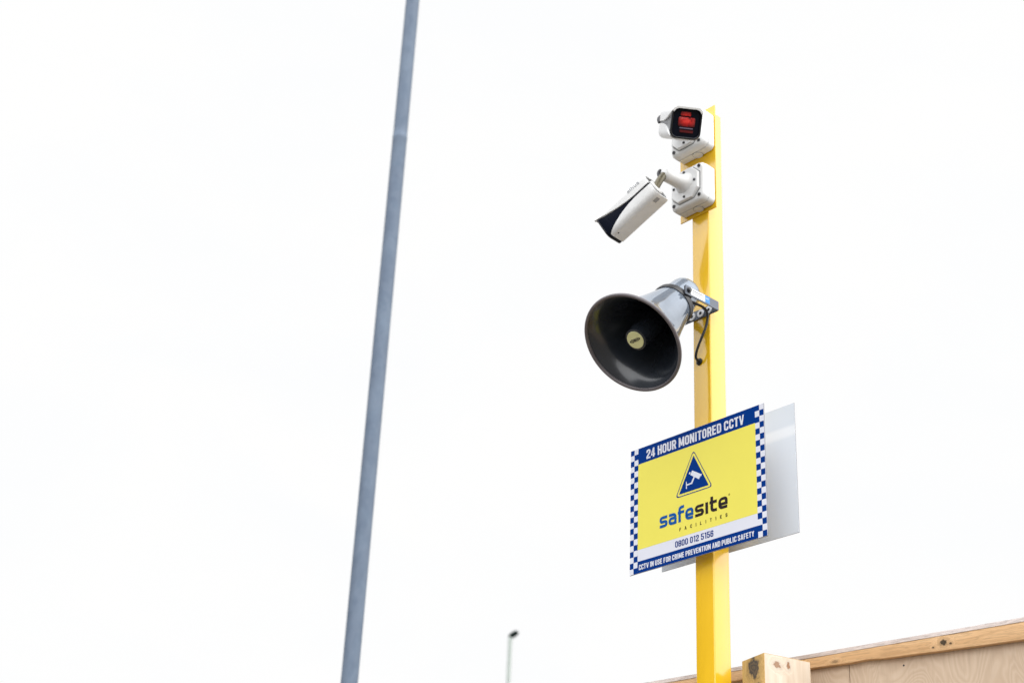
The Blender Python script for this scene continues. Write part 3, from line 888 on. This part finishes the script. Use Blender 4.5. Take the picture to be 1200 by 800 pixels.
nt.links.new(sc_.outputs[0], mul.inputs[0]); nt.links.new(vl.outputs[0], mul.inputs['Scale'])
mx = nt.nodes.new('ShaderNodeMix'); mx.data_type = 'RGBA'; mx.inputs[0].default_value = .95
nt.links.new(sky.outputs[0], mx.inputs[6]); nt.links.new(mul.outputs[0], mx.inputs[7])
# bright lobe added to the unseen sky behind the camera, lights left-facing sides
bh, be = math.radians(-155), math.radians(45)
d2 = nt.nodes.new('ShaderNodeVectorMath'); d2.operation = 'DOT_PRODUCT'; d2.inputs[1].default_value = (math.sin(bh) * math.cos(be), math.cos(bh) * math.cos(be), math.sin(be))
nt.links.new(tc.outputs['Generated'], d2.inputs[0])
lobe = mapr(d2.outputs['Value'], .15, 1.0, 0, 18.5)
ad = nt.nodes.new('ShaderNodeVectorMath'); ad.operation = 'ADD'; nt.links.new(mx.outputs[2], ad.inputs[0]); lm = nt.nodes.new('ShaderNodeMath'); lm.operation = 'MULTIPLY'; nt.links.new(lobe, lm.inputs[0]); nt.links.new(dim, lm.inputs[1])
nt.links.new(lm.outputs[0], ad.inputs[1])
# thinner, even veil ahead of the viewer with barely visible cloud structure
d3 = nt.nodes.new('ShaderNodeVectorMath'); d3.operation = 'DOT_PRODUCT'; d3.inputs[1].default_value = (0, .889, .457)
nt.links.new(tc.outputs['Generated'], d3.inputs[0])
fr = mapr(d3.outputs['Value'], .74, .90, 0, 1)
nz2 = nt.nodes.new('ShaderNodeTexNoise'); nz2.inputs['Scale'].default_value = 4.5; nz2.inputs['Detail'].default_value = 7; nz2.inputs['Roughness'].default_value = .6; nz2.inputs['Distortion'].default_value = .4
nt.links.new(mp.outputs[0], nz2.inputs['Vector'])
cr2 = nt.nodes.new('ShaderNodeValToRGB'); e2 = cr2.color_ramp.elements
e2[0].position = .36; e2[0].color = (.984, .990, .996, 1); e2[1].position = .60; e2[1].color = (1.0, .999, .997, 1)
nt.links.new(nz2.outputs['Fac'], cr2.inputs[0])
s2 = nt.nodes.new('ShaderNodeVectorMath'); s2.operation = 'SCALE'; s2.inputs['Scale'].default_value = 10; nt.links.new(cr2.outputs[0], s2.inputs[0])
mx2 = nt.nodes.new('ShaderNodeMix'); mx2.data_type = 'RGBA'; nt.links.new(fr, mx2.inputs[0]); nt.links.new(ad.outputs[0], mx2.inputs[6]); nt.links.new(s2.outputs[0], mx2.inputs[7])
nt.links.new(mx2.outputs[2], bg.inputs[0]); bg.inputs[1].default_value = .1
nt.links.new(bg.outputs[0], out.inputs[0])

sl = bpy.data.lights.new('sun', 'SUN'); sl.energy = .5; sl.angle = math.radians(15); sl.color = (1, .965, .91)
so = link(bpy.data.objects.new('sun', sl)); so.rotation_euler = sv.to_track_quat('Z', 'Y').to_euler(); so.location = (8, -6, 12)

# ------------------------------------------------------------------ camera
cd = bpy.data.cameras.new('camera'); co = link(bpy.data.objects.new('camera', cd)); scene.camera = co
Rv = Vector((.9987419, -.02284699, .044639)); Uv = Vector((-.05014604, -.45503584, .88906004)); Fv = Vector((0, .89017998, .45560904))
m = Matrix(((Rv.x, Uv.x, -Fv.x, 0), (Rv.y, Uv.y, -Fv.y, 0), (Rv.z, Uv.z, -Fv.z, 1.5), (0, 0, 0, 1)))
co.matrix_world = m
cd.sensor_fit = 'HORIZONTAL'; cd.sensor_width = 36; cd.lens = 55.115; cd.clip_start = .05; cd.clip_end = 5000
cd.dof.use_dof = True; cd.dof.focus_distance = 5.0; cd.dof.aperture_fstop = 3.5
scene.view_settings.view_transform = 'Standard'; scene.view_settings.look = 'None'; scene.view_settings.exposure = 0; scene.view_settings.gamma = 1
